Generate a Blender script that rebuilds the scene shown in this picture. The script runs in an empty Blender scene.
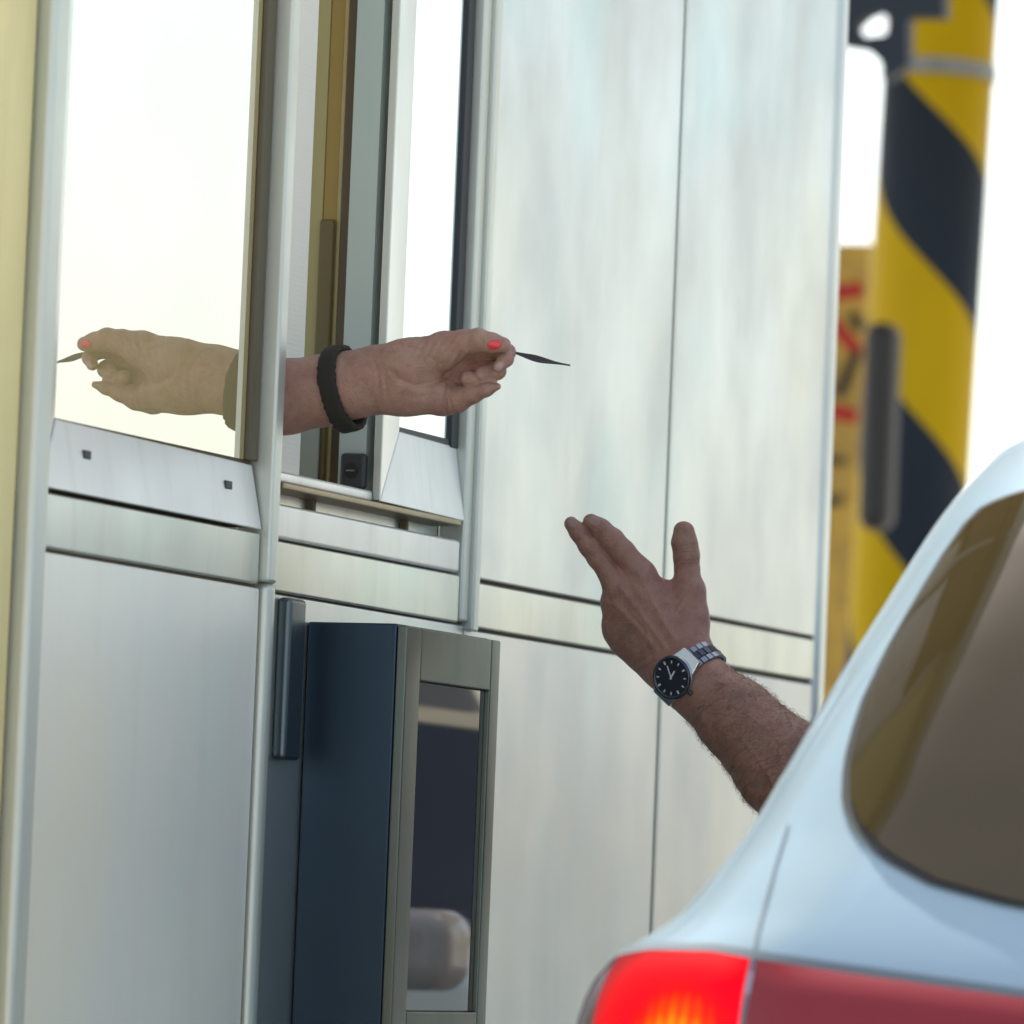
import bpy, bmesh, math, random
import numpy as np
from mathutils import Vector, Matrix
random.seed(7); np.random.seed(7)
scene = bpy.context.scene
COL = scene.collection
R_ = math.radians

# ------------------------------------------------------------------ helpers
def tag(o, label=None, cat=None, group=None, kind=None):
    if label: o['label'] = label
    if cat: o['category'] = cat
    if group: o['group'] = group
    if kind: o['kind'] = kind
    return o

def empty(name, loc, label, cat, group=None):
    o = bpy.data.objects.new(name, None); COL.objects.link(o)
    o.location = loc; o.empty_display_size = .1
    return tag(o, label, cat, group)

def obj(name, bm, mat, parent=None, smooth=False, bevel=0., seg=2):
    me = bpy.data.meshes.new(name)
    bmesh.ops.recalc_face_normals(bm, faces=bm.faces)
    bm.to_mesh(me); bm.free()
    return obj_me(name, me, mat, parent, smooth, bevel, seg)

def obj_me(name, me, mat, parent=None, smooth=False, bevel=0., seg=2):
    o = bpy.data.objects.new(name, me); COL.objects.link(o)
    for m in (mat if isinstance(mat, (list, tuple)) else [mat]): me.materials.append(m)
    if parent is not None:
        o.parent = parent
        # geometry is written in world metres: undo the parent's place
        w = Matrix.Translation(parent_loc(parent))
        o.matrix_parent_inverse = w.inverted()
    if smooth:
        me.polygons.foreach_set('use_smooth', [True]*len(me.polygons))
    if bevel:
        b = o.modifiers.new('bevel', 'BEVEL'); b.width = bevel; b.segments = seg
        b.limit_method = 'ANGLE'; b.angle_limit = R_(40)
        me.polygons.foreach_set('use_smooth', [True]*len(me.polygons))
        wn = o.modifiers.new('wn', 'WEIGHTED_NORMAL'); wn.keep_sharp = True
    return o

def parent_loc(p):
    return p.location.copy() if p.type == 'EMPTY' else Vector((0, 0, 0))

def box(bm, x0, x1, y0, y1, z0, z1):
    v = [bm.verts.new((x, y, z)) for x in (x0, x1) for y in (y0, y1) for z in (z0, z1)]
    for f in ((0,1,3,2),(4,6,7,5),(0,4,5,1),(2,3,7,6),(0,2,6,4),(1,5,7,3)):
        bm.faces.new([v[i] for i in f])
    return bm

def B(*a):
    bm = bmesh.new(); box(bm, *a); return bm

def prism(pts, d):                    # polygon (list of Vector) pushed along d
    bm = bmesh.new()
    a = [bm.verts.new(p) for p in pts]; b = [bm.verts.new(Vector(p)+Vector(d)) for p in pts]
    bm.faces.new(a); bm.faces.new(b[::-1])
    n = len(pts)
    for i in range(n): bm.faces.new((a[i], a[(i+1)%n], b[(i+1)%n], b[i]))
    return bm

def cyl(bm, p, q, r, n=24, r2=None):
    p, q = Vector(p), Vector(q); d = (q-p).normalized()
    a = d.orthogonal().normalized(); b = d.cross(a); r2 = r if r2 is None else r2
    A = [bm.verts.new(p+(a*math.cos(t)+b*math.sin(t))*r) for t in [2*math.pi*i/n for i in range(n)]]
    Bv = [bm.verts.new(q+(a*math.cos(t)+b*math.sin(t))*r2) for t in [2*math.pi*i/n for i in range(n)]]
    for i in range(n): bm.faces.new((A[i], A[(i+1)%n], Bv[(i+1)%n], Bv[i]))
    bm.faces.new(A[::-1]); bm.faces.new(Bv)
    return bm

# ------------------------------------------------------------------ materials
def mat(name, col, rough=.5, metal=0., spec=.5, coat=0., emit=None, es=0., sss=0.):
    m = bpy.data.materials.new(name); m.use_nodes = True
    p = m.node_tree.nodes['Principled BSDF']
    p.inputs['Base Color'].default_value = (*col, 1); p.inputs['Roughness'].default_value = rough
    p.inputs['Metallic'].default_value = metal; p.inputs['Specular IOR Level'].default_value = spec
    p.inputs['Coat Weight'].default_value = coat; p.inputs['Coat Roughness'].default_value = .04
    if emit: p.inputs['Emission Color'].default_value = (*emit, 1); p.inputs['Emission Strength'].default_value = es
    if sss:
        p.inputs['Subsurface Weight'].default_value = sss
        p.inputs['Subsurface Radius'].default_value = (1., .35, .2); p.inputs['Subsurface Scale'].default_value = .006
    return m

def N(m, t, **kw):
    n = m.node_tree.nodes.new(t)
    for k, v in kw.items():
        if k in n.inputs: n.inputs[k].default_value = v
        else: setattr(n, k, v)
    return n
def L(m, a, b): m.node_tree.links.new(a, b)
def P(m): return m.node_tree.nodes['Principled BSDF']

def noise(m, scale=(1, 1, 1), s=5., detail=4., rough=.55, coord='Object'):
    tc = N(m, 'ShaderNodeTexCoord'); mp = N(m, 'ShaderNodeMapping'); mp.inputs['Scale'].default_value = scale
    L(m, tc.outputs[coord], mp.inputs['Vector'])
    n = N(m, 'ShaderNodeTexNoise', Scale=s, Detail=detail, Roughness=rough)
    L(m, mp.outputs['Vector'], n.inputs['Vector']); return n.outputs['Fac']
def ramp(m, fac, stops):
    r = N(m, 'ShaderNodeValToRGB'); e = r.color_ramp.elements
    while len(e) < len(stops): e.new(.5)
    for i, (p, c) in enumerate(stops):
        e[i].position = p; e[i].color = (*c, 1) if len(c) == 3 else c
    L(m, fac, r.inputs['Fac']); return r.outputs['Color']
def rng(m, fac, a, b, c, d):
    r = N(m, 'ShaderNodeMapRange'); L(m, fac, r.inputs['Value'])
    for k, v in zip(('From Min', 'From Max', 'To Min', 'To Max'), (a, b, c, d)): r.inputs[k].default_value = v
    return r.outputs['Result']
def mixc(m, fac, a, b, mode='MIX'):
    x = N(m, 'ShaderNodeMix', data_type='RGBA', blend_type=mode)
    for sock, v in ((x.inputs[0], fac), (x.inputs[6], a), (x.inputs[7], b)):
        if hasattr(v, 'is_output'): L(m, v, sock)
        elif isinstance(v, (int, float)): sock.default_value = v
        else: sock.default_value = (*v, 1)
    return x.outputs[2]
def bump(m, h, strength=.2, dist=.01, prev=None):
    b = N(m, 'ShaderNodeBump'); b.inputs['Strength'].default_value = strength; b.inputs['Distance'].default_value = dist
    L(m, h, b.inputs['Height'])
    if prev: L(m, prev, b.inputs['Normal'])
    return b.outputs['Normal']

def steel(name, col=(.70, .74, .74), rough=.3, dirt=.17, metal=.92, streak=1., wave=.35, dirtcol=(.42, .40, .33), tint=.8):
    m = mat(name, col, rough, metal)
    st = noise(m, (1, 60, 1.2), 3., 5.)            # vertical brushing
    bl = noise(m, (1, 1.6, 1.0), 3.2, 5., .6)        # cloudy patches
    sm = noise(m, (1, 9, .9), 2.6, 6., .65)          # run marks
    c = mixc(m, rng(m, sm, .52, .78, 0, dirt), col, dirtcol)
    c = mixc(m, rng(m, bl, .3, .75, 0, .35), c, tuple(x*.86 for x in col))
    hu = noise(m, (1, 1.1, .8), 1.9, 3., .5)          # broad teal and cream tints, reflections of the surroundings painted in
    c = mixc(m, rng(m, hu, .52, .66, 0, tint), c, (col[0]*.84, col[1]*1.0, col[2]*1.03))
    c = mixc(m, rng(m, hu, .34, .47, tint, 0), c, (min(1, col[0]*1.05), col[1]*1.0, col[2]*.90))
    L(m, c, P(m).inputs['Base Color'])
    a = N(m, 'ShaderNodeMath', operation='MULTIPLY_ADD'); L(m, st, a.inputs[0]); a.inputs[1].default_value = .12*streak
    L(m, rng(m, bl, .3, .75, rough-.10, rough+.06), a.inputs[2])
    L(m, a.outputs[0], P(m).inputs['Roughness'])
    big = noise(m, (1, 1.5, 1.), 2.2, 2., .5)
    n1 = bump(m, big, wave, .03)
    n2 = bump(m, st, .05*streak, .0006, n1)
    L(m, n2, P(m).inputs['Normal'])
    return m

M = {}
M['steel'] = steel('brushed_steel', (.62, .65, .64), rough=.38, dirt=.10, wave=.05, streak=.6)
M['steel_low'] = steel('lower_steel', (.90, .885, .80), rough=.42, dirt=.10, wave=.06, metal=.35, streak=.6)
M['rail'] = steel('rail_steel', (.64, .665, .61), .36, .45, wave=.10)
M['frame'] = steel('frame_steel', (.76, .77, .74), .36, .2, wave=.1)
M['skirt'] = steel('skirt_steel', (.80, .80, .77), .42, .3, metal=.7, wave=.1, tint=.2)
M['post'] = steel('post_steel', (.66, .68, .62), .44, .3, metal=.7, wave=.05, tint=.2)
M['warm'] = steel('glow_yellow_panel', (.80, .68, .34), .42, .4, metal=.3, wave=.3, dirtcol=(.5, .42, .2), tint=.15)  # yellow base colour stands for a warm lens glow
M['gap'] = mat('dark_gap', (.17, .135, .09), .8)
M['gasket'] = mat('rubber_gasket', (.030, .034, .040), .5)
M['brown_gasket'] = mat('brown_gasket', (.10, .08, .045), .5)
M['housing'] = steel('dark_housing', (.045, .068, .098), .40, .35, metal=.85, wave=.1, dirtcol=(.09, .10, .11))
M['front'] = steel('machine_front', (.16, .17, .15), .34, .3, wave=.12, dirtcol=(.2, .2, .17))
M['dglass'] = mat('black_display_glass', (.006, .007, .012), .03, 0, .5); P(M['dglass']).inputs['IOR'].default_value = 3.6
M['hinge'] = steel('hinge_steel', (.12, .15, .17), .3, .2, wave=.05)
M['sashside'] = steel('sash_side', (.50, .57, .53), .55, .35, metal=.1, wave=.1, dirtcol=(.3, .32, .26))
M['lock'] = mat('lock_plastic', (.035, .037, .036), .5)
M['lockmark'] = mat('lock_mark', (.012, .012, .012), .6)
M['bronze'] = steel('bronze_track', (.34, .27, .17), .4, .4, metal=.7, wave=.05)
M['cream'] = mat('cream_seal', (.82, .78, .68), .75)
M['olive'] = mat('olive_board', (.40, .36, .17), .6)
M['ochre'] = mat('ochre_board', (.33, .23, .06), .55)
M['brown'] = mat('brown_upright', (.10, .07, .035), .5)
M['tan'] = mat('tan_edge', (.42, .35, .17), .5); M['brown2'] = mat('dark_olive_board', (.14, .11, .04), .55)
M['dimwall'] = mat('inner_wall', (.36, .38, .33), .7)

# mirror-coated pane, veiling glare mixed in as a yellow diffuse layer
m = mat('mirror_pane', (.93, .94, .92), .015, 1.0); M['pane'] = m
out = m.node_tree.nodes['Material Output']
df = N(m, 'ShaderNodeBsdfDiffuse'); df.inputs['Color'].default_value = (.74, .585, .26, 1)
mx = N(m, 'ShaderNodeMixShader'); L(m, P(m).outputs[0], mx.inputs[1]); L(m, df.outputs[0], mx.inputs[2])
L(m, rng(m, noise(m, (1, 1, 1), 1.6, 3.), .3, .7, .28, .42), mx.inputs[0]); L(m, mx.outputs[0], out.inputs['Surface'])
m = mat('sash_glass', (.80, .85, .86), .02, 1.0); M['sglass'] = m

def skin(name, base, red, dark, bumpd=.0006, mot=1.):
    m = mat(name, base, .52, 0, .45, sss=.08)
    a = noise(m, (1, 1, 1), 38., 5., .6); b = noise(m, (1, 1, 1), 130., 3., .6); c0 = noise(m, (1, 1, 1), 14., 3.)
    c = mixc(m, rng(m, a, .38, .66, 0, .65), base, red)
    c = mixc(m, rng(m, c0, .48, .75, 0, .5), c, dark)
    c = mixc(m, rng(m, b, .5, .75, 0, .3), c, dark)
    fr_ = noise(m, (1, 1, 1), 75., 6., .7)
    c = mixc(m, rng(m, fr_, .50, .68, 0, .55*mot), c, tuple(x*.62 for x in dark))          # freckles and mottling
    c = mixc(m, rng(m, fr_, .30, .44, .45, 0), c, tuple(min(1, x*1.28) for x in base))
    L(m, c, P(m).inputs['Base Color'])
    v = N(m, 'ShaderNodeTexVoronoi', Scale=420.); tc = N(m, 'ShaderNodeTexCoord'); L(m, tc.outputs['Object'], v.inputs['Vector'])
    n1 = bump(m, v.outputs['Distance'], .6, bumpd*1.4)
    L(m, bump(m, noise(m, (1, 1, 1), 240., 4.), .3, bumpd*1.5, n1), P(m).inputs['Normal'])
    return m
M['skin_w'] = skin('fair_skin', (.39, .235, .175), (.39, .175, .15), (.21, .12, .085), mot=.4)
M['skin_m'] = skin('tanned_skin', (.31, .168, .122), (.30, .122, .098), (.135, .075, .055), mot=.45)
M['nail_red'] = mat('red_nail_polish', (.75, .03, .05), .2, 0, .5, .5)
M['nail_pale'] = mat('pale_pink_nail', (.48, .28, .26), .25, 0, .5)
M['nail_m'] = mat('bare_nail', (.27, .165, .14), .3, 0, .5)
M['hair'] = mat('arm_hair', (.13, .085, .045), .45)
M['scrunchie'] = mat('dark_knit', (.022, .018, .012), .85)
M['card'] = mat('dark_card', (.02, .022, .025), .5)
M['silver'] = mat('watch_steel', (.60, .63, .66), .22, 1.)
M['midsteel'] = mat('watch_band_steel', (.26, .29, .33), .28, 1.)
M['darksteel'] = mat('watch_dark_steel', (.07, .08, .10), .25, .8)
M['dial'] = mat('watch_dial', (.010, .012, .022), .35)
M['lume'] = mat('watch_markers', (.62, .66, .70), .3)
def paint(name, col, metal=.3):
    m = mat(name, col, .30, metal, .5, .8)
    return m
M['paint'] = paint('pale_blue_car_paint', (.36, .50, .61), .15)
M['paint_dark'] = paint('navy_car_paint', (.02, .03, .06), .2)
M['paint_pale'] = paint('sunlit_mirror_paint', (.92, .82, .77), .0)  # warm light on the door mirror, painted in as pale rose
M['carglass'] = mat('brown_tinted_glass', (.052, .037, .014), .05, 0, .5)
M['sideglass'] = mat('dark_car_glass', (.014, .026, .060), .3, 0, .02)
L(M['carglass'], bump(M['carglass'], noise(M['carglass'], (1, 1, 1), 4., 2.), .12, .03), P(M['carglass']).inputs['Normal'])
M['chrome'] = mat('pale_gold_trim', (.95, .84, .60), .6, 0)
M['groove'] = mat('panel_groove', (.16, .20, .24), .5)
M['seal'] = mat('black_seal', (.04, .045, .05), .45)
M['tyre'] = mat('tyre', (.02, .02, .02), .8); M['rim'] = mat('alloy', (.5, .5, .52), .3, .9)
m = mat('lit_tail_lamp', (.12, .0, .0), .35, 0, .10, .0, (1., .012, .012), 1.); M['lit'] = m
# the bulb behind the lens: brighter in ribs near the lamp's centre
tc = N(m, 'ShaderNodeTexCoord'); sp = N(m, 'ShaderNodeVectorMath', operation='DISTANCE')
sxl = N(m, 'ShaderNodeSeparateXYZ'); L(m, tc.outputs['Object'], sxl.inputs[0])
sb_ = N(m, 'ShaderNodeMath', operation='SUBTRACT'); L(m, sxl.outputs['X'], sb_.inputs[0]); sb_.inputs[1].default_value = 1.55
ab_ = N(m, 'ShaderNodeMath', operation='ABSOLUTE'); L(m, sb_.outputs[0], ab_.inputs[0])
cbl = N(m, 'ShaderNodeCombineXYZ'); L(m, ab_.outputs[0], cbl.inputs['X']); L(m, sxl.outputs['Y'], cbl.inputs['Y']); L(m, sxl.outputs['Z'], cbl.inputs['Z'])
L(m, cbl.outputs[0], sp.inputs[0]); sp.inputs[1].default_value = (.716, 4.585, .915)
core = rng(m, sp.outputs['Value'], .022, .060, 1., 0.)
wvr = N(m, 'ShaderNodeTexWave', Scale=26., Distortion=3.5, bands_direction='X'); wvr.inputs['Detail'].default_value = 1.
L(m, tc.outputs['Object'], wvr.inputs['Vector'])
wvz = N(m, 'ShaderNodeTexWave', Scale=16., Distortion=.6, bands_direction='Z'); L(m, tc.outputs['Object'], wvz.inputs['Vector'])
rb = N(m, 'ShaderNodeMath', operation='MULTIPLY'); L(m, rng(m, wvr.outputs['Fac'], .1, .8, .68, 1.), rb.inputs[0]); L(m, rng(m, wvz.outputs['Fac'], .0, .7, .92, 1.), rb.inputs[1])
cm = N(m, 'ShaderNodeMath', operation='MULTIPLY'); L(m, core, cm.inputs[0]); L(m, rb.outputs[0], cm.inputs[1])
ec = ramp(m, cm.outputs[0], [(0., (.75, .0, .008)), (.3, (1., .003, .004)), (.62, (1., .03, .0)), (.95, (1., .12, .002))])
L(m, ec, P(m).inputs['Emission Color'])
L(m, rng(m, sp.outputs['Value'], .03, .13, 1.1, .14), P(m).inputs['Emission Strength'])
M['unlit'] = mat('unlit_red_lens', (.27, .022, .03), .2, 0, .4, .15)
M['lensedge'] = mat('smoky_lens', (.10, .055, .075), .15, 0, .5, .5)
M['plate'] = mat('number_plate', (.75, .75, .7), .4)

m = mat('column_stripes', (.6, .4, 0), .55, 0, .15); M['stripe'] = m
tc = N(m, 'ShaderNodeTexCoord'); sx = N(m, 'ShaderNodeSeparateXYZ'); L(m, tc.outputs['Object'], sx.inputs[0])
an = N(m, 'ShaderNodeMath', operation='ARCTAN2'); L(m, sx.outputs['Y'], an.inputs[0]); L(m, sx.outputs['X'], an.inputs[1])
# height + angle * pitch -> helix
ml = N(m, 'ShaderNodeMath', operation='MULTIPLY_ADD'); L(m, an.outputs[0], ml.inputs[0]); ml.inputs[1].default_value = .207
L(m, sx.outputs['Z'], ml.inputs[2])
ad = N(m, 'ShaderNodeMath', operation='ADD'); L(m, ml.outputs[0], ad.inputs[0]); ad.inputs[1].default_value = 0.293; COLPHASE = ad
dv = N(m, 'ShaderNodeMath', operation='DIVIDE'); L(m, ad.outputs[0], dv.inputs[0]); dv.inputs[1].default_value = .84
fr = N(m, 'ShaderNodeMath', operation='FRACT'); L(m, dv.outputs[0], fr.inputs[0])
gt = N(m, 'ShaderNodeMath', operation='GREATER_THAN'); L(m, fr.outputs[0], gt.inputs[0]); gt.inputs[1].default_value = .5
wear = noise(m, (1, 1, .3), 6., 4.)
ye = mixc(m, rng(m, wear, .4, .7, 0, .5), (.62, .42, .004), (.50, .33, .01))
bk = mixc(m, rng(m, wear, .4, .7, 0, .6), (.020, .032, .052), (.032, .040, .052))
L(m, mixc(m, gt.outputs[0], ye, bk), P(m).inputs['Base Color'])
M['navy'] = mat('navy_bracket', (.02, .032, .055), .5, .2)
M['rubber'] = mat('black_rubber_guard', (.028, .028, .03), .55)
M['greysteel'] = mat('grey_steel', (.25, .26, .26), .4, .7)
m = mat('ochre_sign', (.5, .34, .06), .55); M['board'] = m
L(m, mixc(m, rng(m, noise(m, (1, 1, 1), 9., 5.), .45, .7, 0, .7), (.62, .42, .09), (.30, .21, .09)), P(m).inputs['Base Color'])
M['red'] = mat('red_paint', (.50, .02, .03), .5); M['black'] = mat('black_paint', (.03, .03, .03), .5)
M['palepipe'] = mat('pale_pipe', (.62, .50, .24), .5)
m = mat('asphalt', (.05, .05, .05), .85); M['asphalt'] = m
L(m, ramp(m, noise(m, (1, 1, 1), 40., 6.), [(.3, (.04, .04, .038)), (.7, (.075, .072, .068))]), P(m).inputs['Base Color'])
m = mat('concrete', (.4, .37, .33), .85); M['concrete'] = m
L(m, ramp(m, noise(m, (1, 1, 1), 2., 6.), [(.3, (.34, .31, .27)), (.7, (.46, .43, .38))]), P(m).inputs['Base Color'])
m = mat('worn_concrete_road', (.3, .28, .25), .8); M['road'] = m
L(m, ramp(m, noise(m, (1, .2, 1), 3., 6.), [(.3, (.34, .315, .28)), (.7, (.44, .41, .365))]), P(m).inputs['Base Color'])
M['kerb'] = mat('kerb_stone', (.36, .34, .31), .85)
M['white'] = mat('road_marking', (.7, .7, .68), .7)
M['canopy'] = mat('shade_canopy_soffit', (.40, .36, .28), .7)
M['sleeve_w'] = mat('grey_shirt', (.25, .27, .30), .85); M['sleeve_m'] = mat('navy_shirt', (.05, .06, .10), .85)

# ------------------------------------------------------------------ camera
CAM = Vector((2.45, 0, 1.0)); F_PX = 6000.
Rv = Vector((.93260854, .35868059, .03986903)); Uv = Vector((-.01184889, -.07998236, .99672585)); Fv = Vector((-.36069503, .93002745, .07034227))
cd = bpy.data.cameras.new('camera'); cam = bpy.data.objects.new('camera', cd); COL.objects.link(cam)
ROT = Matrix((( Rv.x, Uv.x, -Fv.x), (Rv.y, Uv.y, -Fv.y), (Rv.z, Uv.z, -Fv.z)))
cam.matrix_world = Matrix.Translation(CAM) @ ROT.to_4x4()
cd.sensor_width = 36; cd.lens = 36*F_PX/1024; cd.clip_end = 3000; cd.clip_start = .1
cd.dof.use_dof = True; cd.dof.focus_distance = 6.3; cd.dof.aperture_fstop = 211/28.
scene.camera = cam

# ------------------------------------------------------------------ sky and sun
w = bpy.data.worlds.new('World'); scene.world = w; w.use_nodes = True
nt = w.node_tree; bg = nt.nodes['Background']; sky = nt.nodes.new('ShaderNodeTexSky'); sky.sky_type = 'NISHITA'
SUN_EL, SUN_AZ = R_(56), R_(-25)
sky.sun_disc = False; sky.sun_elevation = SUN_EL; sky.sun_rotation = SUN_AZ
sky.air_density = 1.0; sky.dust_density = 2.2; sky.ozone_density = 1.0
hs = nt.nodes.new('ShaderNodeHueSaturation'); hs.inputs['Saturation'].default_value = .75
tn = nt.nodes.new('ShaderNodeMix'); tn.data_type = 'RGBA'; tn.blend_type = 'MULTIPLY'; tn.inputs[0].default_value = 1.
tn.inputs[7].default_value = (1.03, 1.0, .92, 1)                  # hazy, slightly warm air
nt.links.new(sky.outputs[0], hs.inputs['Color']); nt.links.new(hs.outputs[0], tn.inputs[6]); nt.links.new(tn.outputs[2], bg.inputs['Color']); bg.inputs['Strength'].default_value = .12
sd = bpy.data.lights.new('sun', 'SUN'); sd.energy = 3.5; sd.angle = R_(.5); sd.color = (1, .94, .85)
sun = bpy.data.objects.new('sun', sd); COL.objects.link(sun)
sdir = Vector((math.sin(SUN_AZ)*math.cos(SUN_EL), math.cos(SUN_AZ)*math.cos(SUN_EL), math.sin(SUN_EL)))
sun.rotation_euler = sdir.to_track_quat('Z', 'Y').to_euler(); sun.location = (0, 0, 30)
scene.view_settings.view_transform = 'Standard'; scene.view_settings.look = 'None'
scene.view_settings.exposure = 1.28; scene.view_settings.gamma = 1

# ------------------------------------------------------------------ ground and added canopy
tag(obj('ground', B(-600, 600, -300, 1500, -.30, -.008), M['concrete']), kind='structure')
tag(obj('road', B(.55, 3.35, -60, 90, -.006, 0.), M['road']), kind='structure')
bm = B(-2.0, .52, 2.4, 19., -.004, .16)
tag(obj('island', bm, M['concrete'], bevel=.03), kind='structure')
bm = B(3.4, 5.2, 2.4, 19., -.004, .15)
tag(obj('traffic_island', bm, M['concrete'], bevel=.03), kind='structure')
cn = empty('shade_canopy', (1.5, 4, 5.2), 'broad flat unseen canopy roof added beyond the booth to shape the light', 'canopy')  # out-of-view canopy, added to block and shape sun and sky light
obj('roof_slab', B(-7, 7.5, 9.8, 18, 5.2, 5.7), M['canopy'], cn)
bm = bmesh.new()
box(bm, -7, 7.5, 18.01, 18.1, 5.0, 6.1); obj('fascia', bm, M['palepipe'], cn)

# ------------------------------------------------------------------ toll booth
bo = empty('toll_booth', (-.8, 6.25, .16), 'brushed steel toll booth with open service window beside the car lane', 'toll booth')
ZR0, ZR1 = 1.345, 1.401
G = .0018
def plate(name, m, y0, y1, z0, z1, x1=0., d=.0075, bev=.0025):
    return obj(name, B(x1-d, x1, y0+G, y1-G, z0+G, z1-G), M[m], bo, bevel=bev)
# dark substrate seen in the joints
bm = bmesh.new(); box(bm, -.06, -.0078, 5.05, 7.43, .16, 1.3955); box(bm, -.06, -.0078, 6.20, 7.43, 1.396, 2.75); box(bm, -.06, -.0078, 5.05, 6.1995, 2.40, 2.75)
obj('joint_backing', bm, M['gap'], bo)
# lower panels, rails, upper panels
plate('wall_panel', 'steel_low', 5.09, 5.616, .30, ZR0)
obj('wall_panel', B(-.0075, -.003, 5.645, 6.19, .30, ZR0-.004), M['steel'], bo, bevel=.002)
plate('wall_panel', 'steel_low', 6.19, 6.835, .30, ZR0-.0065)
plate('wall_panel', 'steel_low', 6.842, 7.425, .30, ZR0-.002, bev=.008)
plate('rail', 'rail', 5.088, 5.612, ZR0, ZR1)
plate('rail', 'rail', 5.648, 6.168, ZR0-.004, ZR1-.004)
plate('rail', 'rail', 6.207, 6.835, ZR0-.006, ZR1-.008)
plate('rail', 'rail', 6.838, 7.428, ZR0, ZR1)
plate('wall_panel', 'steel', 6.213, 6.834, ZR1-.0075, 2.70)
plate('wall_panel', 'steel', 6.842, 7.428, ZR1+.0008, 2.70)
plate('plinth', 'gap', 5.05, 7.44, .165, .297)
# posts: rounded vertical tubes proud of the wall
obj('post', B(-.03, .012, 5.052, 5.087, .17, 2.70), M['post'], bo, bevel=.008, seg=4)
bm = bmesh.new(); box(bm, -.03, .010, 5.6135, 5.634, 1.35, 2.70); box(bm, -.03, .004, 5.634, 5.6495, 1.35, 2.70)
obj('post', bm, M['post'], bo, bevel=.0035, seg=3)
obj('post', B(-.03, .008, 5.619, 5.6415, .17, 1.3498), M['post'], bo, bevel=.008, seg=4)
bm = bmesh.new(); box(bm, -.03, .002, 6.169, 6.191, 1.345, 2.70); box(bm, -.03, .008, 6.191, 6.209, 1.335, 2.70)
obj('post', bm, M['post'], bo, bevel=.003, seg=3)
bm = bmesh.new(); box(bm, -.006, .0015, 6.8355, 6.8405, ZR1+.004, 2.70); box(bm, -.006, .0015, 6.8365, 6.8412, .30, ZR0-.01)
obj('joint_strip', bm, M['rail'], bo, bevel=.001)
obj('post', B(-.06, .004, 7.4305, 7.470, .17, 2.75), M['steel'], bo, bevel=.012, seg=4)
# near side panel, coloured yellow to carry the lens glow
obj('side_panel', B(-.03, -.004, 4.2, 5.046, .30, 2.7), M['warm'], bo, bevel=.004)
# fixed mirror window: splayed sill, splayed left reveal, gasket
XR = -.013
def quad(name, pts, m, par, d=(-.004, 0, 0), bevel=.0):
    return obj(name, prism([Vector(p) for p in pts], d), M[m], par, bevel=bevel)
fw = obj('fixed_window', B(-.05, XR-.003, 5.092, 5.612, 1.405, 2.399), M['gap'], bo)
tag(fw, 'mirror coated fixed window pane')
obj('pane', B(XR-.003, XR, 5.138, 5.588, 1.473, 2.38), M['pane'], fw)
quad('sill', [(.001, 5.090, 1.4035), (.001, 5.611, 1.4028), (XR+.002, 5.606, 1.469), (XR+.002, 5.140, 1.472)], 'skirt', fw, bevel=.0015)
quad('reveal', [(.001, 5.0895, 1.412), (XR+.001, 5.1375, 1.474), (XR+.001, 5.1375, 2.38), (.001, 5.0895, 2.40)], 'frame', fw)
obj('gasket', B(XR-.002, XR+.006, 5.589, 5.612, 1.4725, 2.38), M['brown_gasket'], fw, bevel=.002)
for y, z in ((5.199, 1.443), (5.536, 1.4425)):
    obj('plug', B(-.012, -.0042, y-.008, y+.008, z-.0042, z+.0042), M['gasket'], fw, bevel=.001)
# opening: band, trough, track, threshold
obj('opening_band', B(-.03, -.001, 5.6515, 6.166, 1.3975, 1.434), M['skirt'], bo, bevel=.004, seg=3)
obj('trough', B(-.05, -.030, 5.651, 6.167, 1.4345, 1.455), M['frame'], bo)
for y in (5.676, 5.80, 6.06): obj('clip', B(-.0295, -.0225, y-.004, y+.004, 1.435, 1.4485), M['gap'], bo)
tr = obj('track', B(-.048, .006, 5.651, 6.150, 1.4485, 1.4555), M['bronze'], bo, bevel=.0015)
obj('threshold', B(-.046, -.004, 5.652, 5.914, 1.456, 1.468), M['skirt'], bo, bevel=.003)
# sliding sash standing over the right half
sa = obj('sliding_sash', B(-.048, -.0165, 5.92, 6.166, 1.458, 2.38), M['sashside'], bo)
tag(sa, 'sliding window sash pushed to the right')
obj('glass', B(-.0164, XR, 6.000, 6.147, 1.545, 2.37), M['sglass'], sa)
obj('gasket', B(-.0164, XR+.004, 6.1475, 6.1675, 1.536, 2.37), M['gasket'], sa, bevel=.001)
obj('gasket', B(-.0164, XR+.0015, 5.998, 6.147, 1.5385, 1.5447), M['gasket'], sa)
quad('skirt', [(.002, 5.921, 1.4575), (.002, 6.168, 1.4555), (XR+.002, 6.168, 1.538), (XR+.002, 5.999, 1.540)], 'skirt', sa, bevel=.0015)
quad('stile', [(.002, 5.9205, 1.4605), (XR+.002, 5.998, 1.541), (XR+.002, 5.998, 2.38), (.002, 5.9205, 2.38)], 'frame', sa, d=(-.005, .0, 0))
obj('edge_bead', B(-.006, .003, 5.9165, 5.9200, 1.458, 2.38), M['post'], sa, bevel=.001)
# lock on the sash's edge
lk = obj('lock', B(-.0415, -.0125, 5.908, 5.9195, 1.4695, 1.508), M['lock'], sa, bevel=.004, seg=3)
tag(lk, 'dark lock plate with a round turn button')
bm = bmesh.new()
cyl(bm, (-.0275, 5.9078, 1.489), (-.0275, 5.9062, 1.489), .0078, 28)
obj('lock_button', bm, M['lockmark'], bo, bevel=.0004)
obj('lock_bar', B(-.0325, -.0225, 5.9045, 5.9060, 1.4882, 1.4898), M['greysteel'], bo)
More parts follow.
